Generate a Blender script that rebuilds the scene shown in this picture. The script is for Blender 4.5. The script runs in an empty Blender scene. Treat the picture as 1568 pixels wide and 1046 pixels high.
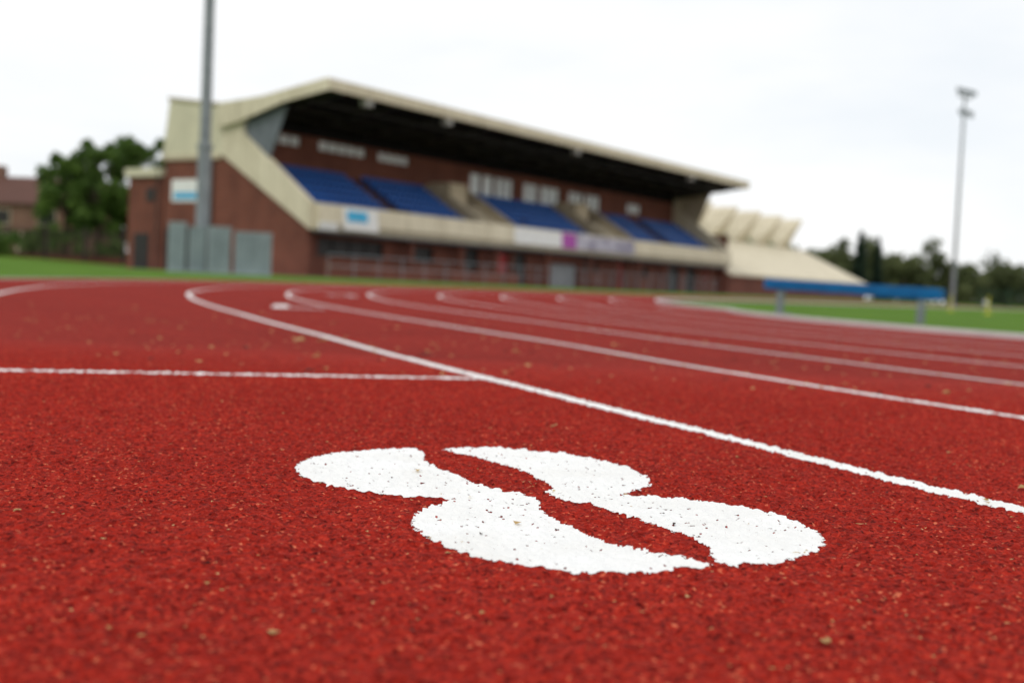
import bpy, math, random
import numpy as np
from mathutils import Matrix, Vector
random.seed(7); rng=np.random.default_rng(7)
sc=bpy.context.scene
sc.view_settings.view_transform='Standard'; sc.view_settings.look='None'; sc.view_settings.exposure=0

# ---------------------------------------------------------------- camera
F=1850.0; H=.3295
P=math.radians(2.764); RO=math.radians(2.6)
cam=bpy.data.cameras.new('camera'); co=bpy.data.objects.new('camera',cam); sc.collection.objects.link(co); sc.camera=co
R=Matrix.Rotation(math.radians(90)-P,4,'X')@Matrix.Rotation(RO,4,'Z')
co.matrix_world=Matrix.Translation((0,0,H))@R
cam.lens=36*F/1568; cam.clip_start=.05; cam.clip_end=4000
cam.dof.use_dof=True; cam.dof.focus_distance=1.74; cam.dof.aperture_fstop=3.1

# ---------------------------------------------------------------- node helpers
def newmat(name,rough=.8,spec=.3):
    m=bpy.data.materials.new(name); m.use_nodes=True
    nt=m.node_tree; b=nt.nodes['Principled BSDF']
    b.inputs['Roughness'].default_value=rough
    b.inputs['Specular IOR Level'].default_value=spec
    return m,nt,b
def N(nt,t,**k):
    n=nt.nodes.new(t)
    for a,v in k.items():
        if a in n.inputs.keys(): n.inputs[a].default_value=v
        else: setattr(n,a,v)
    return n
def ramp(nt,src,stops,interp='LINEAR'):
    r=nt.nodes.new('ShaderNodeValToRGB'); r.color_ramp.interpolation=interp
    e=r.color_ramp.elements
    while len(e)<len(stops): e.new(.5)
    for i,(p,c) in enumerate(stops):
        e[i].position=p; e[i].color=(*c,1)
    nt.links.new(src,r.inputs[0]); return r
def objco(nt):
    return nt.nodes.new('ShaderNodeTexCoord').outputs['Object']
def noise(nt,scale,detail=3,rough=.6,vec=None):
    n=nt.nodes.new('ShaderNodeTexNoise'); n.inputs['Scale'].default_value=scale
    n.inputs['Detail'].default_value=detail; n.inputs['Roughness'].default_value=rough
    nt.links.new(vec if vec else objco(nt),n.inputs['Vector']); return n.outputs['Fac']
def mix(nt,fac,a,b,mode='MIX'):
    m=nt.nodes.new('ShaderNodeMix'); m.data_type='RGBA'; m.blend_type=mode
    for s,v in ((0,fac),(6,a),(7,b)):
        if isinstance(v,bpy.types.NodeSocket): nt.links.new(v,m.inputs[s])
        elif s==0: m.inputs[0].default_value=v
        else: m.inputs[s].default_value=(*v,1)
    return m.outputs[2]
def bump(nt,b,h,dist=.01,strength=1):
    n=nt.nodes.new('ShaderNodeBump'); n.inputs['Distance'].default_value=dist; n.inputs['Strength'].default_value=strength
    nt.links.new(h,n.inputs['Height']); nt.links.new(n.outputs['Normal'],b.inputs['Normal'])
def simple(name,c1,c2=None,scale=3,rough=.7,spec=.3,metal=0,bd=0,detail=4):
    m,nt,b=newmat(name,rough,spec); b.inputs['Metallic'].default_value=metal
    c2=c2 or tuple(x*.75 for x in c1)
    f=noise(nt,scale,detail)
    r=ramp(nt,f,[(.32,c2),(.68,c1)]); nt.links.new(r.outputs[0],b.inputs['Base Color'])
    if bd: bump(nt,b,f,bd)
    return m
def streaky(name,c1,c2,c3):
    m,nt,b=newmat(name,.7,.25)
    mp=nt.nodes.new('ShaderNodeMapping'); mp.inputs['Scale'].default_value=(3.5,3.5,.35); nt.links.new(objco(nt),mp.inputs[0])
    f=noise(nt,1,5,.7,mp.outputs[0]); f2=noise(nt,.5,4)
    r=ramp(nt,f,[(.28,c3),(.45,c2),(.65,c1)]); r2=ramp(nt,f2,[(.3,(.86,.85,.83)),(.7,(1,1,1))])
    nt.links.new(mix(nt,1,r.outputs[0],r2.outputs[0],'MULTIPLY'),b.inputs['Base Color']); return m

# ---------------------------------------------------------------- materials
def track_mat(name,k=1.0,bd=.003):
    m,nt,b=newmat(name,.95,.11)
    v=nt.nodes.new('ShaderNodeTexVoronoi'); v.inputs['Scale'].default_value=250; nt.links.new(objco(nt),v.inputs['Vector'])
    sep=nt.nodes.new('ShaderNodeSeparateColor'); nt.links.new(v.outputs['Color'],sep.inputs[0])
    c=lambda r,g,b_:(r*k,g*k,b_*k)
    base=ramp(nt,sep.outputs[0],[(0,c(.12,.007,.005)),(.22,c(.28,.0145,.0085)),(.75,c(.385,.022,.012)),(.965,c(.49,.040,.021)),(1,c(.68,.18,.09))])
    v2=nt.nodes.new('ShaderNodeTexVoronoi'); v2.inputs['Scale'].default_value=105; nt.links.new(objco(nt),v2.inputs['Vector'])
    sep2=nt.nodes.new('ShaderNodeSeparateColor'); nt.links.new(v2.outputs['Color'],sep2.inputs[0])
    cl=ramp(nt,sep2.outputs[0],[(0,(.70,.68,.70)),(.3,(.94,.94,.94)),(1,(1.08,1.08,1.08))])
    big=noise(nt,1.1,4); bigr=ramp(nt,big,[(.3,(.86,.84,.86)),(.7,(1.05,1.07,1.07))])
    col=mix(nt,1,base.outputs[0],bigr.outputs[0],'MULTIPLY')
    col=mix(nt,1,col,cl.outputs[0],'MULTIPLY')
    st=noise(nt,38,4,.75); stc=ramp(nt,st,[(.3,(.72,.70,.72)),(.55,(1,1,1))])
    col=mix(nt,1,col,stc.outputs[0],'MULTIPLY')
    nt.links.new(col,b.inputs['Base Color'])
    bump(nt,b,v.outputs['Distance'],bd,.8)
    return m
M_track=track_mat('track_rubber_red',.85,.003)
M_track2=track_mat('track_rubber_granules',1.0,.0024)
def paint_mat(name,edge=False):
    m,nt,b=newmat(name,.6,.25)
    f=noise(nt,420,2,.6)
    r=ramp(nt,f,[(.25,(.22,.07,.06)),(.30,(.85,.85,.84))])
    d=noise(nt,6,4); dr=ramp(nt,d,[(.3,(.92,.91,.89)),(.7,(1,1,1))])
    col=mix(nt,1,r.outputs[0],dr.outputs[0],'MULTIPLY')
    if edge:
        uv=nt.nodes.new('ShaderNodeTexCoord').outputs['UV']
        s=nt.nodes.new('ShaderNodeSeparateXYZ'); nt.links.new(uv,s.inputs[0])
        e=N(nt,'ShaderNodeMath',operation='SUBTRACT'); nt.links.new(s.outputs[1],e.inputs[0]); e.inputs[1].default_value=.5
        a=N(nt,'ShaderNodeMath',operation='ABSOLUTE'); nt.links.new(e.outputs[0],a.inputs[0])
        n2=noise(nt,120,2,.7)
        ma=N(nt,'ShaderNodeMath',operation='MULTIPLY_ADD'); nt.links.new(n2,ma.inputs[0]); ma.inputs[1].default_value=.22; nt.links.new(a.outputs[0],ma.inputs[2])
        gt=N(nt,'ShaderNodeMath',operation='GREATER_THAN'); nt.links.new(ma.outputs[0],gt.inputs[0]); gt.inputs[1].default_value=.56
        col=mix(nt,gt.outputs[0],col,(.30,.016,.010))
    nt.links.new(col,b.inputs['Base Color'])
    bump(nt,b,noise(nt,260,2),.002,.6)
    return m
M_paint=paint_mat('line_paint_white'); M_line=paint_mat('lane_line_paint',True)
M_white=simple('painted_white',(.8,.8,.78),(.7,.7,.68))
def grass_mat():
    m,nt,b=newmat('grass_turf',.9,.1)
    f=noise(nt,.6,6); r=ramp(nt,f,[(.3,(.085,.18,.014)),(.7,(.15,.29,.028))])
    f2=noise(nt,40,2); r2=ramp(nt,f2,[(.3,(.7,.7,.7)),(.7,(1.1,1.1,1.1))])
    nt.links.new(mix(nt,1,r.outputs[0],r2.outputs[0],'MULTIPLY'),b.inputs['Base Color']); bump(nt,b,f2,.05); return m
M_grass=grass_mat()
def brick_mat(name,a,b2,mortar,rot=False):
    m,nt,b=newmat(name,.85,.2)
    tc=nt.nodes.new('ShaderNodeTexCoord'); sp=nt.nodes.new('ShaderNodeSeparateXYZ'); nt.links.new(tc.outputs['Object'],sp.inputs[0])
    ad=N(nt,'ShaderNodeMath',operation='ADD'); nt.links.new(sp.outputs[0],ad.inputs[0]); nt.links.new(sp.outputs[1],ad.inputs[1])
    cb=nt.nodes.new('ShaderNodeCombineXYZ'); nt.links.new(ad.outputs[0],cb.inputs[0]); nt.links.new(sp.outputs[2],cb.inputs[1])
    k=nt.nodes.new('ShaderNodeTexBrick'); k.inputs['Scale'].default_value=1; k.inputs['Brick Width'].default_value=.225; k.inputs['Row Height'].default_value=.075
    k.inputs['Mortar Size'].default_value=.006; nt.links.new(cb.outputs[0],k.inputs['Vector'])
    k.inputs['Color1'].default_value=(*a,1); k.inputs['Color2'].default_value=(*b2,1); k.inputs['Mortar'].default_value=(*mortar,1)
    st=noise(nt,.7,5); sr=ramp(nt,st,[(.3,(.68,.68,.70)),(.7,(1.08,1.08,1.08))])
    nt.links.new(mix(nt,1,k.outputs[0],sr.outputs[0],'MULTIPLY'),b.inputs['Base Color']); return m
M_brick=brick_mat('brick_red',(.215,.070,.042),(.165,.052,.034),(.16,.10,.08))
M_brick2=brick_mat('brick_brown',(.25,.13,.085),(.20,.10,.07),(.24,.18,.15))
def clad_mat(name,c,axis=0,pitch=.3):
    m,nt,b=newmat(name,.6,.3)
    tc=nt.nodes.new('ShaderNodeTexCoord'); sp=nt.nodes.new('ShaderNodeSeparateXYZ'); nt.links.new(tc.outputs['Object'],sp.inputs[0])
    ad=N(nt,'ShaderNodeMath',operation='ADD'); nt.links.new(sp.outputs[0],ad.inputs[0]); nt.links.new(sp.outputs[1],ad.inputs[1])
    pp=N(nt,'ShaderNodeMath',operation='PINGPONG'); nt.links.new(ad.outputs[0],pp.inputs[0]); pp.inputs[1].default_value=pitch/2
    f=noise(nt,.8,5); r=ramp(nt,f,[(.3,tuple(x*.82 for x in c)),(.7,c)])
    pr=ramp(nt,pp.outputs[0],[(0,(.8,.8,.8)),(.05,(1,1,1))])
    nt.links.new(mix(nt,1,r.outputs[0],pr.outputs[0],'MULTIPLY'),b.inputs['Base Color']); bump(nt,b,pp.outputs[0],.1,.6); return m
M_clad=clad_mat('cladding_cream',(.68,.63,.46))
M_cream=streaky('cream_panel',(.76,.69,.53),(.66,.59,.44),(.46,.40,.28))
M_cream2=simple('weathered_cream_concrete',(.54,.46,.33),(.39,.32,.22),1.2)
M_dark=simple('soffit_and_wall_shade_dark',(.016,.015,.016),(.009,.009,.01),1,.9,.1)  # soffit colour, also used for painted-in shade on the upper back wall
M_steel=simple('dark_steel',(.04,.038,.036),(.02,.02,.02),2,.6,.3)
M_greyp=simple('grey_panel',(.16,.18,.20),(.11,.125,.14),1.5)
M_deck=simple('terrace_concrete',(.11,.05,.04),(.07,.035,.03),1.5,.9)
M_blue=simple('seat_blue',(.006,.095,.38),(.004,.06,.27),4,.5,.25)
M_black=simple('dark_opening',(.012,.010,.010),(.02,.016,.014),2,.5,.4)
M_skypane=simple('pane_painted_skylight',(.9,.92,.94),(.68,.72,.74),2.5,.3,.5)  # opaque panes, pale colour stands in for skylight showing through
M_red=simple('red_door',(.42,.03,.03),(.30,.02,.02),1.5,.5)
M_shut=clad_mat('roller_shutter',(.36,.37,.38))
M_galv=simple('galvanised_steel',(.25,.275,.29),(.17,.19,.205),2.5,.5,.4,.2)
M_galvd=simple('cabinet_grey',(.30,.36,.37),(.22,.27,.28),1.2,.55)
M_galvd2=simple('cabinet_door_grey',(.22,.27,.28),(.16,.20,.21),1.2,.55)
M_pave=simple('paving_grey',(.20,.19,.18),(.14,.13,.125),.8,.9)
M_kerb=simple('concrete_edge',(.42,.41,.39),(.33,.32,.3),2,.85)
M_kerbw=simple('kerb_white',(.72,.72,.71),(.6,.6,.6),2,.6)
M_barblue=simple('barrier_blue',(.006,.125,.34),(.005,.09,.26),3,.6,.2)
M_roof=simple('roof_tile',(.13,.06,.045),(.09,.045,.035),3,.9)
M_signb=simple('sign_cyan',(.05,.42,.68),(.04,.34,.58),3,.5)
M_signm=simple('sign_magenta',(.42,.06,.36),(.30,.04,.30),3,.5)
M_signg=simple('sign_lilac_grey',(.62,.60,.66),(.13,.11,.18),.45,.5)
M_yellow=simple('post_yellow',(.6,.55,.05),(.5,.45,.04),3,.5)
M_green=simple('fence_green',(.03,.09,.05),(.02,.06,.035),3,.6)
M_bark=simple('bark',(.07,.05,.035),(.04,.03,.02),8,.95)
def leaf_mat(name,d,l,sc_=.5):
    m,nt,b=newmat(name,.7,.2)
    f=noise(nt,sc_,4,.7); r=ramp(nt,f,[(.32,d),(.68,l)]); nt.links.new(r.outputs[0],b.inputs['Base Color'])
    tr=nt.nodes.new('ShaderNodeBsdfTranslucent'); nt.links.new(r.outputs[0],tr.inputs[0])
    ms=nt.nodes.new('ShaderNodeMixShader'); ms.inputs[0].default_value=.3
    out=nt.nodes['Material Output']; nt.links.new(b.outputs[0],ms.inputs[1]); nt.links.new(tr.outputs[0],ms.inputs[2]); nt.links.new(ms.outputs[0],out.inputs[0]); return m
M_leaf=leaf_mat('leaves_green',(.035,.075,.014),(.12,.20,.035))
M_leaf2=leaf_mat('leaves_olive',(.04,.055,.018),(.13,.15,.055),.12)
M_leaf3=leaf_mat('leaves_conifer',(.018,.04,.024),(.04,.07,.042),.5)
M_debris=leaf_mat('dry_leaf_bits',(.36,.20,.07),(.72,.55,.26),9)
M_debris2=simple('dark_grit',(.05,.03,.025),(.02,.012,.01),30,.9)

# ---------------------------------------------------------------- mesh helpers
def link(o,parent=None):
    sc.collection.objects.link(o)
    if parent: o.parent=parent
    return o
def empty(name,loc=(0,0,0),rz=0,ry=0):
    e=bpy.data.objects.new(name,None); e.location=loc; e.rotation_euler=(0,ry,rz); e.empty_display_size=.5; sc.collection.objects.link(e); return e
import bmesh
class MB:
    def __init__(s): s.v=[]; s.f=[]; s.m=[]
    def add(s,vs,fs,mi=0):
        o=len(s.v); s.v+= [tuple(v) for v in vs]; s.f+=[tuple(i+o for i in f) for f in fs]; s.m+=[mi]*len(fs)
    def box(s,x0,x1,y0,y1,z0,z1,mi=0):
        s.add([(x0,y0,z0),(x1,y0,z0),(x1,y1,z0),(x0,y1,z0),(x0,y0,z1),(x1,y0,z1),(x1,y1,z1),(x0,y1,z1)],
              [(0,3,2,1),(4,5,6,7),(0,1,5,4),(1,2,6,5),(2,3,7,6),(3,0,4,7)],mi)
    def prism(s,pts,x0,x1,mi=0):
        n=len(pts)
        s.add([(x0,*p) for p in pts]+[(x1,*p) for p in pts],
              [tuple(range(n)),tuple(range(2*n-1,n-1,-1))]+[(i,i+n,(i+1)%n+n,(i+1)%n) for i in range(n)],mi)
    def tube(s,p0,p1,r0,r1,n=8,mi=0,cap=True):
        p0=Vector(p0);p1=Vector(p1);d=(p1-p0).normalized()
        u=d.orthogonal().normalized();w=d.cross(u)
        vs=[]
        for p,r in ((p0,r0),(p1,r1)):
            for i in range(n):
                a=2*math.pi*i/n; vs.append(p+u*math.cos(a)*r+w*math.sin(a)*r)
        fs=[(i,(i+1)%n,(i+1)%n+n,i+n) for i in range(n)]
        if cap: fs+=[tuple(range(n-1,-1,-1)),tuple(range(n,2*n))]
        s.add(vs,fs,mi)
    def obj(s,name,mats,parent=None,loc=None,rz=0,smooth=False,bevel=0):
        me=bpy.data.meshes.new(name); me.from_pydata(s.v,[],s.f)
        for m in (mats if isinstance(mats,(list,tuple)) else [mats]): me.materials.append(m)
        me.polygons.foreach_set('material_index',s.m)
        if smooth: me.polygons.foreach_set('use_smooth',[True]*len(s.f))
        me.update()
        bm=bmesh.new(); bm.from_mesh(me); bmesh.ops.recalc_face_normals(bm,faces=bm.faces); bm.to_mesh(me); bm.free()
        o=bpy.data.objects.new(name,me); link(o,parent)
        if loc: o.location=loc
        o.rotation_euler=(0,0,rz)
        if bevel:
            b=o.modifiers.new('bevel','BEVEL'); b.width=bevel; b.segments=2
        return o

# ---------------------------------------------------------------- track layout
BZ=.18   # height of the grass bank / concourse above the track
TZ=.0055 # top of the flat track sheet
C=Vector((51.66,28.03)); D=Vector((.545,.839)).normalized(); NN=Vector((-D.y,D.x)); SL=84.39
C2=C+D*SL
RW=57.14; LW=1.3101; RK=RW-7*LW+.045
angN=math.atan2(NN.y,NN.x)
# the surveyed bend is not a perfect circle: small radial offset along its near part
def corr(X,Y):
    X=np.asarray(X,float); Y=np.asarray(Y,float)
    d1=np.interp(Y,[1.6,2.1,2.7,4.1,6.3,9,12.5,16,22,30],[.01,-.01,-.055,-.10,-.20,-.18,-.03,.10,.12,0])
    d1=np.where((Y<1.6),.01*np.clip((Y+6)/7.6,0,1),d1)
    k=.025*np.clip(X,0,None)*np.clip(Y,0,None)*np.clip((22-Y)/8,0,1)
    d2=1.5*np.tanh(k/1.5)
    near=(X<25)&(Y<30)
    return np.where(near,d1+d2*np.clip((25-X)/15,0,1),0)
def oval(r,n=160,c=True):
    pts=[]
    for i in range(n+1):
        a=angN+math.pi*i/n; x=C.x+r*math.cos(a); y=C.y+r*math.sin(a)
        if c:
            k=float(corr(x,y)); x=C.x+(r+k)*math.cos(a); y=C.y+(r+k)*math.sin(a)
        pts.append((x,y))
    for i in range(n+1):
        a=angN+math.pi+math.pi*i/n; pts.append((C2.x+r*math.cos(a),C2.y+r*math.sin(a)))
    return pts
def ring(name,r0,r1,z,mat,h=0,n=500,z1=None,c0=True,c1=True):
    a=oval(r0,n,c0);b=oval(r1,n,c1);k=len(a); me=bpy.data.meshes.new(name); z1=z if z1 is None else z1
    vs=[(*p,z) for p in a]+[(*p,z1) for p in b]; fs=[(i,(i+1)%k,(i+1)%k+k,i+k) for i in range(k)]
    if h:
        vs+=[(*p,z-h) for p in a]+[(*p,z-h) for p in b]
        fs+=[(i,(i+1)%k,(i+1)%k+2*k,i+2*k) for i in range(k)]+[(i+k,(i+1)%k+k,(i+1)%k+3*k,i+3*k) for i in range(k)]
    me.from_pydata(vs,[],fs); uvl=me.uv_layers.new()
    for poly in me.polygons:
        for li in poly.loop_indices:
            vi=me.loops[li].vertex_index
            uvl.data[li].uv=(0,0 if (vi//k)%2==0 else 1)
    me.materials.append(mat); me.update()
    return link(bpy.data.objects.new(name,me))
gr=MB(); S=1800; gr.add([(-S,-S,0),(S,-S,0),(S,S,0),(-S,S,0)],[(0,1,2,3)]); gr.obj('grass_ground',M_grass,loc=(0,0,-.03))
ring('running_track',RK-.1,60.8,TZ,M_track,c1=False)
lines=empty('lane_lines')
for i in range(7):
    r=RW-LW*i
    o=ring('lane_line_%d'%(7-i),r-.027,r+.027,TZ+.003,M_line); o.parent=lines
RO_=59.0
o=ring('outer_lane_line',RO_-.027,RO_+.027,TZ+.003,M_line); o.parent=lines
ring('inner_kerb',RK-.05,RK+.05,.055,M_kerbw,h=.08)
ring('track_edging',60.8,61.05,.016,M_kerb,h=.06,c0=False,c1=False)
bk=empty('grass_bank')
o=ring('bank_slope',61.05,63.0,-.01,M_grass,z1=BZ,c0=False,c1=False); o.parent=bk
o=ring('bank_top',63.0,170,BZ,M_grass,c0=False,c1=False); o.parent=bk
MZ=.52
mb=MB()
gx=[-110,-80,-60,-45,-30,-25,-22.8]; gy=[52,58,66,72,110,130]
def mz(x,y):
    a=min(1,max(0,(-22.8-x)/6)); b=min(1,max(0,(y-52)/18)); b=b*b*(3-2*b); c_=min(1,max(0,(130-y)/15)); return BZ+.004+(MZ-BZ)*a*b*c_
mb.add([(x,y,mz(x,y)) for y in gy for x in gx],[(j*7+i,j*7+i+1,(j+1)*7+i+1,(j+1)*7+i) for j in range(5) for i in range(6)])
mb.obj('mound',M_grass,bk,smooth=True)

# ---------------------------------------------------------------- granular rubber near the lens (real relief)
sp=.0030; Y0,Y1=.72,4.9
xs=np.arange(-2.75,2.95,sp); ys=np.arange(Y0,Y1,sp); nx,ny=len(xs),len(ys)
def blur(a,k):
    for _ in range(k):
        a=(np.roll(a,1,0)+a*2+np.roll(a,-1,0))/4; a=(np.roll(a,1,1)+a*2+np.roll(a,-1,1))/4
    return a
def nz(k):
    a=blur(rng.standard_normal((ny,nx)).astype(np.float32),k); return (a-a.mean())/a.std()
g1=nz(1); g2=nz(4)
lowc=rng.standard_normal((ny//30+3,nx//30+3)); gi=np.arange(ny)/30; gj=np.arange(nx)/30
i0=gi.astype(int); j0=gj.astype(int); fi=(gi-i0)[:,None]; fj=(gj-j0)[None,:]
g3=(lowc[i0][:,j0]*(1-fi)*(1-fj)+lowc[i0+1][:,j0]*fi*(1-fj)+lowc[i0][:,j0+1]*(1-fi)*fj+lowc[i0+1][:,j0+1]*fi*fj)
hgt=.0010*g1+.0013*g2+.0003*g3
hgt=np.clip(hgt,-.0040,.0034)
XX,YY=np.meshgrid(xs,ys)
edge=np.minimum.reduce([(XX+.40+.47*YY)/.1,(.46+.49*YY-XX)/.1,(YY-Y0)/.06,(Y1-.01-YY)/1.3]); edge=np.clip(edge,0,1)
Z=TZ+.0036+.0010*edge+hgt*edge
Z=np.maximum(Z,TZ+.0006)
Z=np.where(edge<.999,np.maximum(Z,TZ+.0034-.0028*edge),Z)
inside=((XX>-.40-.47*YY)&(XX<.46+.49*YY))
vid=np.arange(nx*ny,dtype=np.int32).reshape(ny,nx)
q=np.stack([vid[:-1,:-1],vid[:-1,1:],vid[1:,1:],vid[1:,:-1]],-1)
qi=(inside[:-1,:-1]&inside[1:,1:]&inside[:-1,1:]&inside[1:,:-1])
def grid_mesh(name,mask,dz,mat,parent=None,smooth=False,flat=0):
    faces=q[mask]; used,inv=np.unique(faces.ravel(),return_inverse=True)
    zz=Z.ravel()[used]
    if flat: zz=zz*(1-flat)+(TZ+.0046)*flat; zz=np.maximum(zz,Z.ravel()[used])
    co_=np.stack([XX.ravel()[used],YY.ravel()[used],zz+dz],-1).astype(np.float32)
    n=len(faces); me=bpy.data.meshes.new(name)
    me.vertices.add(len(used)); me.vertices.foreach_set('co',co_.ravel())
    me.loops.add(4*n); me.loops.foreach_set('vertex_index',inv.astype(np.int32).ravel())
    me.polygons.add(n); me.polygons.foreach_set('loop_start',np.arange(0,4*n,4,dtype=np.int32)); me.polygons.foreach_set('loop_total',np.full(n,4,dtype=np.int32))
    me.materials.append(mat); me.update(calc_edges=True)
    me.polygons.foreach_set('use_smooth',[smooth]*n)
    return link(bpy.data.objects.new(name,me),parent)
grid_mesh('track_rubber_surface',qi,0,M_track2)
jit=.0022
fx=(XX[:-1,:-1]+sp/2)+rng.uniform(-jit,jit,(ny-1,nx-1))+g2[:-1,:-1]*.0006; fy=(YY[:-1,:-1]+sp/2)+rng.uniform(-jit,jit,(ny-1,nx-1))+g2[1:,1:]*-.0009
painted=(rng.random((ny-1,nx-1))>.009)&((g1[:-1,:-1]+g1[1:,1:])*.5+.5*g2[:-1,:-1]>-2.25)
def pip(px,py,poly):
    r=np.zeros(px.shape,bool); n=len(poly)
    for i in range(n):
        x0,y0=poly[i];x1,y1=poly[(i+1)%n]
        if y0==y1: continue
        c=((y0>py)!=(y1>py))&(px<(x1-x0)*(py-y0)/(y1-y0)+x0); r^=c
    return r
def smoothpoly(p,corners=()):
    n=len(p);out=[]
    for i in range(n):
        p0=p[i-1];p1=p[i];p2=p[(i+1)%n];p3=p[(i+2)%n]
        if i in corners: p0=p1
        if (i+1)%n in corners: p3=p2
        for t in (0,.25,.5,.75):
            out.append(tuple(.5*((2*b)+(-a+c)*t+(2*a-5*b+4*c-d)*t*t+(-a+3*b-3*c+d)*t**3) for a,b,c,d in zip(p0,p1,p2,p3)))
    return out
EL=[(-.019,-.469),(-.067,-.473),(-.135,-.459),(-.192,-.428),(-.246,-.384),(-.282,-.326),(-.298,-.275),(-.303,-.220),(-.297,-.159),(-.278,-.105),(-.251,-.062),(-.212,-.029),(-.180,-.007),(-.139,.016),
(-.170,.036),(-.205,.067),(-.240,.110),(-.261,.157),(-.271,.211),(-.271,.267),(-.261,.326),(-.241,.372),(-.217,.408),(-.188,.436),(-.155,.452),(-.105,.464),(-.055,.464),(-.006,.462),
(-.007,.439),(-.018,.410),(-.055,.345),(-.068,.29),(-.067,.235),(-.062,.16),(-.050,.102),(-.026,.060),(-.020,-.012),(-.046,-.041),(-.056,-.10),(-.058,-.185),(-.060,-.27),(-.054,-.342),(-.026,-.405)]
ER=[(.021,-.465),(.085,-.470),(.152,-.460),(.210,-.415),(.258,-.350),(.280,-.262),(.273,-.172),(.252,-.10),(.222,-.047),(.172,-.004),(.116,.028),(.162,.044),(.205,.074),(.245,.122),(.268,.185),(.274,.240),(.263,.300),(.242,.350),(.209,.393),(.150,.438),(.081,.461),(.018,.464),
(.014,.443),(.026,.409),(.045,.384),(.060,.330),(.060,.27),(.050,.19),(.047,.110),(.034,.075),(.010,.056),(.016,-.012),(.050,-.055),(.062,-.103),(.068,-.18),(.069,-.24),(.066,-.303),(.052,-.375),(.028,-.440)]
cx,cy=.0512,1.826; ax=(.4222,-.9065); pe=(.9065,.4222)
def tow(p): return (cx+p[0]*1.015*pe[0]+p[1]*1.03*ax[0], cy+p[0]*1.015*pe[1]+p[1]*1.03*ax[1])
PL=[tow(p) for p in smoothpoly(EL,(0,13,27,28,35,36,42))]; PR=[tow(p) for p in smoothpoly(ER,(0,10,21,22,30,31,38))]
m8=(pip(fx,fy,PL)|pip(fx,fy,PR))&painted
grid_mesh('lane_number_marking',m8&qi,.0005,M_paint,flat=.35)
rad=np.hypot(fx-C.x,fy-C.y)-corr(fx,fy)
mL=np.zeros(rad.shape,bool)
for r in (RW,RW-LW,RW-2*LW,RO_): mL|=(np.abs(rad-r)<.0265)
mL&=painted&qi
grid_mesh('lane_line_near',mL,.0005,M_paint,lines,flat=.35)
a0=np.array([-.09,3.98]); a1=np.array([-1.59,3.45]); dd=(a1-a0); L=np.linalg.norm(dd); dd/=L
along=(fx-a0[0])*dd[0]+(fy-a0[1])*dd[1]; per=(fx-a0[0])*-dd[1]+(fy-a0[1])*dd[0]
mS=(along>-.5)&(rad>RW)&(rad<RO_)&(np.abs(per)<.024)&painted&qi&~mL
grid_mesh('start_line_marking',mS,.0005,M_paint,flat=.35)

def flatpoly(mb,poly,cx_,cy_,a,sx=1,sy=1):
    ca,sa=math.cos(a),math.sin(a)
    vs=[(cx_+(x*sx)*ca-(y*sy)*sa, cy_+(x*sx)*sa+(y*sy)*ca,TZ+.003) for x,y in poly]
    mb.add(vs,[tuple(range(len(vs)))])
mb=MB(); a=math.radians(25+180)
flatpoly(mb,[(-.25,.45),(.25,.45),(.25,.33),(.02,-.45),(-.13,-.45),(.09,.31),(-.25,.31)],-2.16,11.6,a); mb.obj('lane_number_marking',M_paint)
mb=MB(); a=math.radians(22+180)
for k in range(20):
    t0,t1=2*math.pi*k/20,2*math.pi*(k+1)/20
    flatpoly(mb,[(.25*math.cos(t0),-.2+.25*math.sin(t0)),(.25*math.cos(t1),-.2+.25*math.sin(t1)),(.11*math.cos(t1),-.2+.11*math.sin(t1)),(.11*math.cos(t0),-.2+.11*math.sin(t0))],-2.75,19.5,a)
flatpoly(mb,[(-.25,.06),(-.12,.05),(.1,.45),(-.08,.45)],-2.75,19.5,a); mb.obj('lane_number_marking',M_paint)

mb=MB()
for i in range(1900):
    y=.75+ (random.random()**1.5)*9; x=random.uniform(-.5-.5*y,.5+.5*y)
    s=random.choice([.0010,.0012,.0015,.0018,.0022,.003]) if y<4 else random.uniform(.003,.010)
    if random.random()<.03: s*=1.8
    a=random.random()*6.28; z=(TZ+.0068 if .75<y<4.6 else TZ+.002)
    t=random.uniform(-.5,.5)*s
    asp=random.uniform(1,2)
    pts=[(math.cos(a+k*1.57)*s*(asp if k%2==0 else .8)+x,math.sin(a+k*1.57)*s*(asp if k%2==0 else .8)+y,z+(t if k%2 else -t)+s*.4) for k in range(4)]
    mb.add(pts,[(0,1,2,3)],1 if random.random()<.3 else 0)
for (x,y,s,m_) in ((-.335,1.42,.006,1),(-.66,3.9,.02,1),(-.36,4.9,.03,1),(-.75,4.6,.018,0),(.62,1.26,.006,0),(.30,1.10,.006,0),(-1.0,5.6,.035,0),(-.9,5.7,.03,0),(1.9,4.1,.018,0),(.78,1.95,.006,0),(-.62,1.52,.006,0),(-.2,1.05,.005,0),(.9,2.1,.01,0),(.1,2.7,.01,0)):
    for j in range(3):
        a=random.random()*6.28; p=[]
        for k in range(6):
            rr_=s*(1.0 if k in(0,3) else .45); p.append((x+math.cos(a+k*1.047)*rr_+j*s*.3,y+math.sin(a+k*1.047)*rr_,TZ+.007+s*.35*(abs(k-2.5)/2.5)+j*s*.12))
        mb.add(p,[tuple(range(6))],m_)
mb.obj('leaf_litter',[M_debris,M_debris2])

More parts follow.
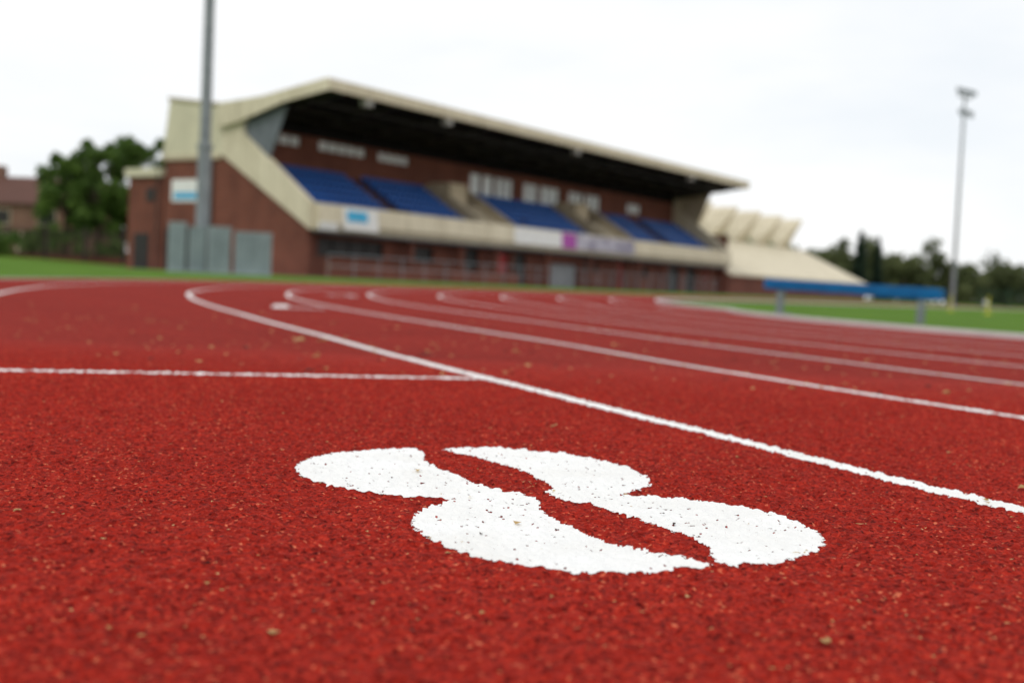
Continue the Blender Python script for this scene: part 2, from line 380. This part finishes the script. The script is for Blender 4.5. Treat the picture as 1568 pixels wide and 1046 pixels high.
# ---------------------------------------------------------------- grandstand
A=(-10.5,61.0,BZ); rz=math.atan2(D.y,D.x)
G=empty('grandstand',A,rz); LEN=53.0
mb=MB(); mb.prism([(-7.0,-.10),(-7.0,.012),(14,.012),(14,-.1)],-3,112); mb.obj('concourse_paving',M_pave,loc=A,rz=rz)
for nm,s0,s1 in (('brick_end_wall',0,.3),('brick_far_end_wall',LEN-.3,LEN)):
    mb=MB(); mb.prism([(0.05,-.05),(10.7,-.05),(10.7,6.2),(6.3,6.2),(.05,2.42)],s0,s1); mb.obj(nm,M_brick,G)
for nm,s0,s1 in (('raking_parapet',-.12,.22),('raking_parapet_far',LEN-.22,LEN+.3)):
    mb=MB(); mb.prism([(-.2,2.38),(-.2,3.75),(4.64,7.3),(4.75,8.3),(6.3,8.6),(6.3,6.25)],s0,s1); mb.obj(nm,M_cream,G)
mb=MB(); mb.prism([(6.3,6.25),(6.3,8.8),(10.45,9.3),(10.95,6.0),(10.4,6.0)],-.06,LEN+.06); mb.obj('rear_cladding_box',M_clad,G)
mb=MB(); mb.prism([(6.25,8.8),(6.25,8.95),(10.5,9.45),(10.55,9.3)],-.15,LEN+.15); mb.box(-.15,.0,6.3,10.9,6.0,6.22); mb.obj('cladding_trim',M_cream2,G)
mb=MB(); mb.box(.1,40,10.95,13.8,-.05,5.15); mb.obj('rear_extension_wall',M_brick,G)
mb=MB(); mb.box(-.1,40.1,10.97,14.0,5.15,5.6); mb.obj('rear_extension_fascia',M_clad,G)
mb=MB()
mb.prism([(-1.42,9.25),(-1.42,9.8),(-1.2,9.86),(3.3,9.15),(6.3,8.92),(6.3,8.85),(3.3,9.05),(-1.2,9.70),(-1.25,9.25)],-.3,53.6)
mb.prism([(-1.42,9.24),(-1.40,9.79),(3.3,9.1),(6.3,8.9),(6.3,7.6),(4.7,7.9),(1.7,8.75)],-.42,-.3)
mb.prism([(-1.42,9.24),(-1.40,9.79),(3.3,9.1),(6.3,8.9),(6.3,8.3),(1.7,9.0)],53.6,53.72)
mb.obj('roof_fascia',M_cream,G)
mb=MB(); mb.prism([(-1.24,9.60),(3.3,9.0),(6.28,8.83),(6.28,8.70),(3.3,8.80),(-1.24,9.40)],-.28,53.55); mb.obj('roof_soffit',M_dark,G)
mb=MB()
for i in range(13):
    s=.8+i*4.33
    mb.prism([(-1.15,9.38),(5.2,8.72),(5.2,8.2),(-1.15,9.15)],s,s+.22)
for t in (.6,2.4,4.0): mb.box(0.3,53,t,t+.12,8.72+(4-t)*.1-.25,8.72+(4-t)*.1-.1)
mb.obj('roof_trusses',M_steel,G)
mb=MB()
for s in (2.5,9.5,24,42):
    mb.box(s,s+.55,-1.35,-.95,8.86,9.2); mb.tube((s+.2,-1.1,9.2),(s+.2,-1.1,9.35),.04,.04,6)
mb.obj('canopy_floodlights',M_kerb,G)
mb=MB()
for t in (2.6,3.4): mb.box(.5,1.0,t,t+.4,9.0,9.45-(t-2.6)*.1)
mb.obj('roof_vents',M_steel,G)
mb=MB(); mb.prism([(1.75,8.68),(2.9,6.0),(4.62,7.28),(4.74,7.86)],.02,.10); mb.obj('side_screen',M_greyp,G)
mb=MB(); mb.prism([(1.75,8.9),(2.9,6.0),(4.62,7.28),(4.74,8.26)],LEN-.1,LEN-.02); mb.obj('side_screen_far',M_cream2,G)
mb=MB(); ROWS=6; PT=.66; RI=.395
mb.box(.3,LEN-.3,.0,.75,2.42,3.05)
for r in range(ROWS):
    mb.box(.3,LEN-.3,.75+r*PT,.75+(r+1)*PT,2.42,3.0+(r+1)*RI)
mb.box(.3,LEN-.3,.75+ROWS*PT,5.3,2.42,5.38)
mb.obj('terrace_steps',M_deck,G)
blocks=[(.4,8.0),(9.3,15.4),(19.7,31),(36.4,43.2),(44.8,52.4)]
mb=MB()
for r in range(ROWS):
    y=.75+r*PT; z=3.0+(r+1)*RI
    for s0,s1 in blocks:
        n=int((s1-s0)/.5)
        for i in range(n):
            s=s0+i*.5
            if random.random()<.015: continue
            mb.box(s+.03,s+.45,y+.10,y+.46,z+.30,z+.35)
            mb.prism([(y+.45,z+.33),(y+.49,z+.33),(y+.56,z+.60),(y+.52,z+.61)],s+.03,s+.45)
            mb.box(s+.21,s+.27,y+.3,y+.4,z+.001,z+.30)
mb.obj('stadium_seats',M_blue,G)
mb=MB()
for s0,s1 in ((15.7,19.4),(31.4,36.0)):
    for s in (s0,s1-.25):
        mb.prism([(.3,3.06),(.3,3.9),(4.0,6.1),(4.9,6.1),(4.9,5.39),(4.0,5.0)],s,s+.25)
    mb.box(s0+.26,s0+2.1,3.0,4.7,4.3,6.25)
    mb.prism([(.35,3.07),(.35,3.4),(3.0,4.95),(3.0,4.3)],s0+.25,s1-.25)
mb.obj('vomitory_walls',M_cream2,G)
wins=[(.7,4.8,7.2,7.7),(6.3,10.4,7.2,7.7),(11.6,14.6,7.17,7.65),(21.3,22.6,6.0,7.4),(22.8,24.1,6.0,7.4),(24.3,26.6,6.0,7.4),(28.0,29.9,6.0,7.35),(30.3,33.0,6.0,7.35),(34.4,36.6,6.1,7.3),(37.0,39.3,6.1,7.3),(44.0,46.3,6.4,7.15)]
bw=MB(); s=.3
for w0,w1,z0,z1 in wins:
    bw.box(s,w0,5.25,5.45,5.2,7.85); bw.box(w0,w1,5.25,5.45,5.2,z0); bw.box(w0,w1,5.25,5.45,z1,7.85); s=w1
bw.box(s,LEN-.3,5.25,5.45,5.2,7.85); bw.obj('back_wall',M_brick,G)
mb=MB(); mb.box(.3,LEN-.3,5.2,5.46,7.85,8.9); mb.obj('back_wall_upper',M_dark,G)  # shade under the roof painted in as a dark wall colour
mb=MB()
for w0,w1,z0,z1 in wins: mb.box(w0,w1,5.36,5.40,z0,z1)
mb.obj('back_wall_windows',M_skypane,G)
mb=MB()
for w0,w1,z0,z1 in wins:
    k=max(1,int((w1-w0)/.7))
    for i in range(k+1):
        x=w0+(w1-w0)*i/k; mb.box(x-.035,x+.035,5.30,5.355,z0,z1)
mb.obj('window_mullions',M_steel,G)
mb=MB(); mb.prism([(-.3,2.38),(-.55,2.75),(-.45,3.72),(-.2,3.75),(-.05,2.4)],0.22,LEN-.22); mb.obj('front_parapet',M_cream,G)
mb=MB()
for s in np.arange(2,LEN,4.4): mb.prism([(-.305,2.37),(-.56,2.75),(-.455,3.73),(-.44,3.73),(-.54,2.75),(-.29,2.37)],s,s+.06)
mb.obj('parapet_joints',M_cream2,G)
def sign(nm,s0,s1,z0,z1,m,off=0):
    f=lambda z:-.57+(z-2.75)*.1-.012-off
    mb=MB(); mb.prism([(f(z0),z0),(f(z1),z1),(f(z1)+.03,z1),(f(z0)+.03,z0)],s0,s1); return mb.obj(nm,m,G)
sign('sign_board_white',2.0,4.8,2.5,3.65,M_white)
sign('sign_board_cyan',2.3,3.9,2.95,3.5,M_signb,.035)
mb=MB(); mb.prism([(-.62,2.4),(-.66,2.8),(-.62,2.8),(-.58,2.4)],.1,1.5); mb.obj('sign_board_small',M_white,G)
sign('banner_white',18.2,24.0,2.65,3.65,M_white)
sign('banner_magenta',24.05,25.9,2.65,3.65,M_signm)
sign('banner_grey',25.95,34.5,2.65,3.65,M_signg)
mb=MB(); mb.prism([(-.3,2.36),(-.05,2.36),(5.2,2.36),(5.2,2.28),(-.3,2.28)],.3,LEN-.3); mb.obj('floor_slab',M_greyp,G)
ops=[(1.6,7.0,1.1,2.05,0),(9.5,11.6,1.1,2.0,0),(14.8,16.3,0.02,2.15,0),(18.2,19.8,0.02,2.1,1),(20.3,21.8,0.02,2.1,0),(24.5,28.5,0.02,1.65,2),(29.5,31.5,1.1,2.0,0),(34,35.6,0.02,2.1,1),(37.5,39.5,1.0,2.0,0),(42.9,45.3,0.02,2.1,0),(46.5,48.5,0.02,2.1,0),(50.3,51.6,0.02,2.1,1)]
wl=MB(); pn=[MB(),MB(),MB()]; fr=MB(); s=.3
for w0,w1,z0,z1,k in ops:
    wl.box(s,w0,.8,1.05,-.03,2.27)
    if z0>.1: wl.box(w0,w1,.8,1.05,-.03,z0)
    wl.box(w0,w1,.8,1.05,z1,2.27); pn[k].box(w0,w1,.98,1.02,z0,z1); s=w1
    for x in (w0,w1-.07): fr.box(x,x+.07,.90,.975,z0,z1)
    fr.box(w0+.07,w1-.07,.90,.975,z1-.07,z1)
    if w1-w0>3:
        for i in range(1,4): x=w0+(w1-w0)*i/4; fr.box(x-.03,x+.03,.91,.97,z0,z1-.07)
wl.box(s,LEN-.3,.8,1.05,-.03,2.27); wl.obj('ground_floor_wall',M_brick,G)
pn[0].obj('dark_openings',M_black,G); pn[1].obj('red_doors',M_red,G); pn[2].obj('roller_shutter',M_shut,G); fr.obj('door_frames',M_steel,G)
mb=MB()
for s in (8.4,13.2,17.0,23.2,29.0,33.0,36.6,41,49.4): mb.box(s,s+.3,-.02,.28,-.03,2.279)
mb.obj('brick_piers',M_brick,G)
mb=MB(); mb.box(-.06,-.0,7.3,10.1,3.75,4.95); mb.obj('end_wall_sign',M_white,G)
mb=MB(); mb.box(-.075,-.062,7.5,9.9,3.9,4.25); mb.obj('end_wall_sign_stripe',M_signb,G)
mb=MB(); mb.box(-.03,.0,8.7,10.2,0,2.1); mb.box(.05,.1,12.0,13.2,0,2.0);mb.box(.05,.1,11.6,12.3,3.8,4.5); mb.obj('end_wall_doors',M_black,G)
mb=MB(); mb.box(-.12,0,8.5,8.7,0,2.3); mb.box(-.12,0,10.2,10.4,0,2.3); mb.box(-.12,0,8.7,10.2,2.1,2.3); mb.obj('end_door_frame',M_steel,G)
mb=MB()
for t in (6.9,11.2): mb.tube((-.1,t,0),(-.1,t,6),.05,.05,6)
mb.obj('drain_pipes',M_steel,G)
mb=MB(); mb.box(-2.8,13.5,-4.0,-3.75,.0,.7); mb.obj('low_brick_wall',M_brick,loc=A,rz=rz)
mb=MB()
for s in np.arange(-4,40,1.8): mb.tube((s,-5,0),(s,-5,1.1),.025,.025,6)
for z in (.55,1.08): mb.tube((-4,-5,z),(40,-5,z),.025,.025,6)
mb.obj('spectator_railing',M_galv,loc=A,rz=rz)

# ---------------------------------------------------------------- sports hall with folded roof
Hh=empty('sports_hall',A,rz)
mb=MB(); mb.prism([(0,1.9),(8,5.6),(8,5.4),(0,1.7)],53.9,94); mb.obj('sloping_roof',M_cream,Hh)
mb=MB(); mb.box(54,94,.2,.5,-.03,1.7); mb.box(53.9,54.2,.5,20,-.03,5.2); mb.prism([(.5,1.7),(8,5.3),(20,5.3),(20,0),(.5,0)],93.7,93.95); mb.obj('hall_walls',M_brick,Hh)
mb=MB(); nT=6; w=(92-54)/nT
for i in range(nT):
    s0=54+i*w; sm=s0+w*.5; s1=s0+w
    v=[(s0,8.02,5.5),(sm,8.02,5.5),(s1,8.02,5.5),(s0,10.2,7.7),(sm,6.2,8.9),(s1,10.2,7.7),(sm,14,8.9),(s0,14,7.7),(s1,14,7.7)]
    mb.add(v,[(0,1,4,3)],0); mb.add(v,[(1,2,5,4)],1); mb.add(v,[(3,4,6,7),(4,5,8,6)],0)
mb.obj('folded_roof',[M_cream,simple('olive_fold_shade',(.30,.31,.17),(.22,.23,.12),1)],Hh)  # olive faces carry the shaded side of each fold in their colour

# ---------------------------------------------------------------- floodlight masts
def mast(x,y,h,r0,r1,rzz,hw=1.0):
    e=empty('floodlight_mast',(x,y,BZ),rzz)
    mb=MB(); mb.tube((0,0,-.1),(0,0,.12),r0*1.9,r0*1.9,16); mb.tube((0,0,.12),(0,0,h*.2),r0,r0*.93,16); mb.tube((0,0,h*.2),(0,0,h*.2+.15),r0*1.12,r0*1.12,16); mb.tube((0,0,h*.2+.15),(0,0,h),r0*.78,r1,16)
    mb.obj('pole',M_galv,e,smooth=False)
    mb=MB()
    mb.box(-1.3*hw,1.3*hw,-.06,.06,h-.05,h+.07); mb.box(-1.0*hw,1.0*hw,-.06,.06,h-1.1,h-.98)
    for i,xx in enumerate((-1.1*hw,-.1*hw,1.1*hw)):
        mb.tube((xx,0,h+.07),(xx,-.1,h+.35),.04,.04,6)
        mb.prism([(-.35,h+.1),(-.30,h+.5),(.05,h+.6),(.1,h+.25)],xx-.28,xx+.28)
    for xx in (-.8*hw,.7*hw):
        mb.prism([(-.35,h-1.55),(-.30,h-1.05),(-.1,h-1.0),(-.1,h-1.4)],xx-.28,xx+.28)
    mb.obj('lamp_heads',M_galv,e); return e
mast(-12.2,47,24,.275,.15,math.radians(-30))
mast(33.3,92,15.7,.17,.09,math.radians(38),.7)
K=empty('electrical_cabinets',(-11.1,45.6,BZ),math.radians(10))
mb=MB(); dd_=MB()
for x0,x1,h,yo in ((-1.9,-1.30,1.80,0),(-1.18,-.58,1.66,.15),(-.44,.34,1.70,-.1),(.50,1.85,1.56,.1)):
    mb.box(x0,x1,-.3+yo,.35+yo,.05,h); mb.box(x0-.02,x1+.02,-.34+yo,.38+yo,h,h+.05)
    dd_.box(x0+.06,(x0+x1)/2-.02,-.325+yo,-.3+yo,.14,h-.08); dd_.box((x0+x1)/2+.02,x1-.06,-.325+yo,-.3+yo,.14,h-.08)
    dd_.box((x0+x1)/2+.04,(x0+x1)/2+.07,-.345+yo,-.326+yo,h*.5,h*.5+.15)
mb.box(-1.95,1.9,-.45,.52,-.08,.05); mb.obj('cabinet_bodies',M_galvd,K,bevel=.01); dd_.obj('cabinet_doors',M_galvd2,K)

# ---------------------------------------------------------------- steeplechase barrier with blue cover
b0=Vector((4.62,21.0)); b1=Vector((6.46,19.2)); bd=(b1-b0); bl=bd.length
B=empty('steeplechase_barrier',(b0.x,b0.y,-.02),math.atan2(bd.y,bd.x),math.radians(1.2))
mb=MB(); nseg=24
for i in range(nseg):
    xa=-.30+(bl+.64)*i/nseg; xb=-.30+(bl+.64)*(i+1)/nseg
    w_=random.uniform(-.006,.006)
    mb.prism([(-.075,.44+w_),(-.085,.46),(-.085,.61),(-.07,.625),(.07,.625),(.085,.61),(.085,.46),(.075,.44+w_)],xa,xb-.004)
mb.obj('beam_cover',M_barblue,B)
mb=MB()
for s in (.0,bl):
    mb.box(s-.05,s+.05,-.05,.05,-.02,.45); mb.box(s-.04,s+.04,-.35,.35,-.02,.03)
mb.obj('legs',M_galv,B)

# ---------------------------------------------------------------- trees
def tree(name,x,y,h,w,seed,n=5200,mat=M_leaf,trunk=.25,low=.22,leaf=.22):
    r=random.Random(seed); e=empty(name,(x,y,MZ-.05))
    mb=MB(); mb.tube((0,0,0),(0,0,h*.45),trunk,trunk*.6,8); cl=[]
    for i in range(11):
        a=r.random()*6.28; z=h*r.uniform(low+.08,.5); q_=w*.5*r.uniform(.3,.85); zz=h*r.uniform(.45,.88)
        mb.tube((0,0,z),(math.cos(a)*q_*.5,math.sin(a)*q_*.5,(z+zz)/2),trunk*.4,trunk*.25,6); mb.tube((math.cos(a)*q_*.5,math.sin(a)*q_*.5,(z+zz)/2),(math.cos(a)*q_,math.sin(a)*q_,zz),trunk*.25,trunk*.08,6)
        cl.append((math.cos(a)*q_,math.sin(a)*q_,zz))
    mb.obj('trunk_and_limbs',M_bark,e)
    for i in range(38):
        a=r.random()*6.28; rr=w*.5*math.sqrt(r.random()); z=h*r.uniform(low,.95); k=math.sqrt(max(.05,1-((z/h-.55)/.5)**2)); cl.append((math.cos(a)*rr*k,math.sin(a)*rr*k,z))
    cl=[(c_,r.uniform(.07,.15)*w) for c_ in cl]
    mb=MB()
    for i in range(n):
        (c_,rad_)=r.choice(cl)
        d=Vector((r.gauss(0,1),r.gauss(0,1),r.gauss(0,.8))); d=d.normalized()*rad_*r.random()**.4
        p=Vector(c_)+d; s=leaf*r.uniform(.6,1.4)
        u=Vector((r.gauss(0,1),r.gauss(0,1),r.gauss(0,1))).normalized()*s; v=u.orthogonal().normalized()*s*.6
        mb.add([p-u,p-v,p+u,p+v],[(0,1,2,3)])
    mb.obj('foliage',mat,e); return e
tree('deciduous_tree',-32.0,86,7.8,4.8,1,leaf=.2,n=4400)
tree('deciduous_tree',-29.3,85,8.6,5.0,2,leaf=.2,n=4600)
tree('deciduous_tree',-26.8,88,9.6,6.0,3,leaf=.2,n=6500)
def massfol(name,items,mat,seed,leaf,dens=1.0,base=0):
    r=random.Random(seed); mb=MB()
    for (x,y,h,w) in items:
        mb.tube((x,y,0),(x,y,h*.5),w*.04,w*.02,5,1)
        cl=[(x+r.gauss(0,w*.25),y+r.gauss(0,w*.2),h*r.uniform(.12,.85),w*r.uniform(.12,.24)) for _ in range(12)]
        for i in range(int(650*dens)):
            c_=r.choice(cl); d=Vector((r.gauss(0,1),r.gauss(0,1),r.gauss(0,1))).normalized()*c_[3]*r.random()**.4
            p=Vector(c_[:3])+d
            if p.z<0: p.z=.1
            s=leaf*r.uniform(.6,1.4); u=Vector((r.gauss(0,1),r.gauss(0,1),r.gauss(0,1))).normalized()*s; v=u.orthogonal().normalized()*s*.6
            mb.add([p-u,p-v,p+u,p+v],[(0,1,2,3)],0)
    return mb.obj(name,[mat,M_bark],loc=(0,0,base))
it=[]
rr=random.Random(5)
for i in range(50):
    u=.235+.42*i/50+rr.uniform(-.01,.01); z=rr.uniform(165,200); it.append((u*z,z,rr.uniform(6.0,9.3),rr.uniform(6,10)))
massfol('distant_trees',it,M_leaf2,6,.5)
it=[]
for i in range(40):
    u=-1.3+.85*i/40; z=rr.uniform(105,140); it.append((u*z,z,rr.uniform(4,7),rr.uniform(6,10)))
massfol('distant_trees',it,M_leaf,8,.5,.7)
def conifer(x,y,h,w,seed):
    r=random.Random(seed); e=empty('conifer_tree',(x,y,BZ-.03)); mb=MB(); mb.tube((0,0,0),(0,0,h*.95),.18,.03,7); mb.obj('trunk',M_bark,e)
    mb=MB()
    for i in range(3200):
        z=h*(.1+.9*r.random()**1.1); rad_=w*.5*(1-z/h)**.6*(.8+.2*math.sin(z*5)); a=r.random()*6.28; q_=rad_*r.random()**.4
        p=Vector((math.cos(a)*q_,math.sin(a)*q_,z)); s=.24; u=Vector((math.cos(a),math.sin(a),-.4))*s; v=Vector((-math.sin(a),math.cos(a),.1))*s*.5
        mb.add([p-u,p-v,p+u,p+v],[(0,1,2,3)])
    mb.obj('foliage',M_leaf3,e)
conifer(.284*150,150,8.6,3.4,1); conifer(.2985*152,152,8.0,2.3,2)
massfol('shrubs',[(-37+2.6*i,79+rr.uniform(-1.5,1.5),rr.uniform(1.3,2.8),2.6) for i in range(6)]+[(-30.9,73.6,1.7,2.2),(-32,72.6,2.0,2.2)],M_leaf,11,.13,1.0,MZ)

# ---------------------------------------------------------------- brick house at left
HS=empty('brick_house',(-44,92,MZ-.03),math.radians(-8))
mb=MB(); mb.box(0,11,0,8,0,4.2); mb.obj('walls',M_brick2,HS)
mb=MB(); mb.add([(-.4,-.4,4.1),(11.4,-.4,4.1),(11.4,8.4,4.1),(-.4,8.4,4.1),(-.4,4,6.4),(11.4,4,6.4)],[(0,1,5,4),(2,3,4,5),(0,4,3),(1,2,5),(0,3,2,1)]); mb.obj('roof',M_roof,HS)
mb=MB()
for x in (1,4.5,8.2):
    mb.box(x,x+1.4,-.06,-.01,2.6,3.6); mb.box(x,x+1.4,-.06,-.01,.8,2.0)
mb.obj('windows',M_black,HS)
mb=MB()
for x in (1,4.5,8.2):
    for z0,z1 in ((2.6,3.6),(.8,2.0)):
        mb.box(x-.08,x,-.09,-.01,z0,z1); mb.box(x+1.4,x+1.48,-.09,-.01,z0,z1); mb.box(x-.08,x+1.48,-.1,-.01,z1,z1+.08); mb.box(x-.1,x+1.5,-.12,-.01,z0-.1,z0)
mb.box(6.4,7.3,-.08,0,0,2.0)
mb.obj('window_frames',M_cream2,HS)
mb=MB(); mb.box(2,3,3.4,4.4,5.9,7.2); mb.obj('chimney',M_brick2,HS)
mb=MB(); mb.box(-46,-24,0,.2,-.2,.35)
mb.obj('garden_wall',M_brick,loc=(0,76,MZ),rz=0)
mb=MB()
x=-46
while x<-23.5:
    mb.box(x,x+.05,0,.05,.1,1.85); x+=.22
x=-46
while x<-23.5:
    mb.box(x,x+.14,-.02,.10,-.2,2.0); x+=2.4
for z in (.25,1.65): mb.box(-46,-23.5,.055,.09,z,z+.07)
mb.obj('metal_railings',simple('railing_dark',(.045,.025,.025),(.025,.015,.015),1),loc=(0,75,MZ))
mb=MB()
p=Vector((43,112)); q_=Vector((80,95)); d=(q_-p); Lf=d.length; d/=Lf
for i in range(int(Lf/2.5)+1):
    a=p+d*i*2.5; mb.tube((a.x,a.y,0),(a.x,a.y,1.9),.05,.05,6)
for z in np.arange(.1,1.9,.15): mb.tube((p.x,p.y,z),(q_.x,q_.y,z),.012,.012,4)
for i in range(int(Lf/.25)): a=p+d*i*.25; mb.tube((a.x,a.y,0),(a.x,a.y,1.85),.012,.012,3,cap=False)
mb.obj('mesh_fence',M_green)
for (x,y) in ((.392*45,45),(.361*52,52)):
    mb=MB(); mb.tube((0,0,0),(0,0,.05),.14,.13,10); mb.tube((0,0,.05),(0,0,.62),.035,.035,8); mb.tube((0,0,.62),(0,0,.66),.045,.02,8); mb.obj('marker_post',M_yellow,loc=(x,y,-.03))

# ---------------------------------------------------------------- world + sun (overcast)
w=bpy.data.worlds.new('World'); sc.world=w; w.use_nodes=True; nt=w.node_tree; nt.nodes.clear()
out=nt.nodes.new('ShaderNodeOutputWorld')
sky=nt.nodes.new('ShaderNodeTexSky'); sky.sky_type='NISHITA'; sky.sun_disc=False; sky.sun_elevation=math.radians(50); sky.sun_rotation=math.radians(200)
b1=nt.nodes.new('ShaderNodeBackground'); b1.inputs[1].default_value=.08; nt.links.new(sky.outputs[0],b1.inputs[0])
tc=nt.nodes.new('ShaderNodeTexCoord'); mp=nt.nodes.new('ShaderNodeMapping'); mp.inputs['Scale'].default_value=(1,1,3.5); mp.inputs['Location'].default_value=(.3,.1,0); nt.links.new(tc.outputs['Generated'],mp.inputs[0])
nf=noise(nt,2.2,5,.55,mp.outputs[0])
r=ramp(nt,nf,[(.32,(.85,.89,.93)),(.5,(.96,.97,.98)),(.66,(1.0,1.0,1.0))])
b2=nt.nodes.new('ShaderNodeBackground'); b2.inputs[1].default_value=1.10; nt.links.new(r.outputs[0],b2.inputs[0])
ms=nt.nodes.new('ShaderNodeMixShader'); ms.inputs[0].default_value=.92
nt.links.new(b1.outputs[0],ms.inputs[1]); nt.links.new(b2.outputs[0],ms.inputs[2]); nt.links.new(ms.outputs[0],out.inputs[0])
sl=bpy.data.lights.new('sun','SUN'); sl.energy=.9; sl.angle=math.radians(15); sl.color=(1,.97,.92)
so=bpy.data.objects.new('sun',sl); sc.collection.objects.link(so)
az=math.radians(200); el=math.radians(50)
dv=Vector((math.sin(az)*math.cos(el),math.cos(az)*math.cos(el),math.sin(el)))
so.rotation_euler=dv.to_track_quat('Z','Y').to_euler()
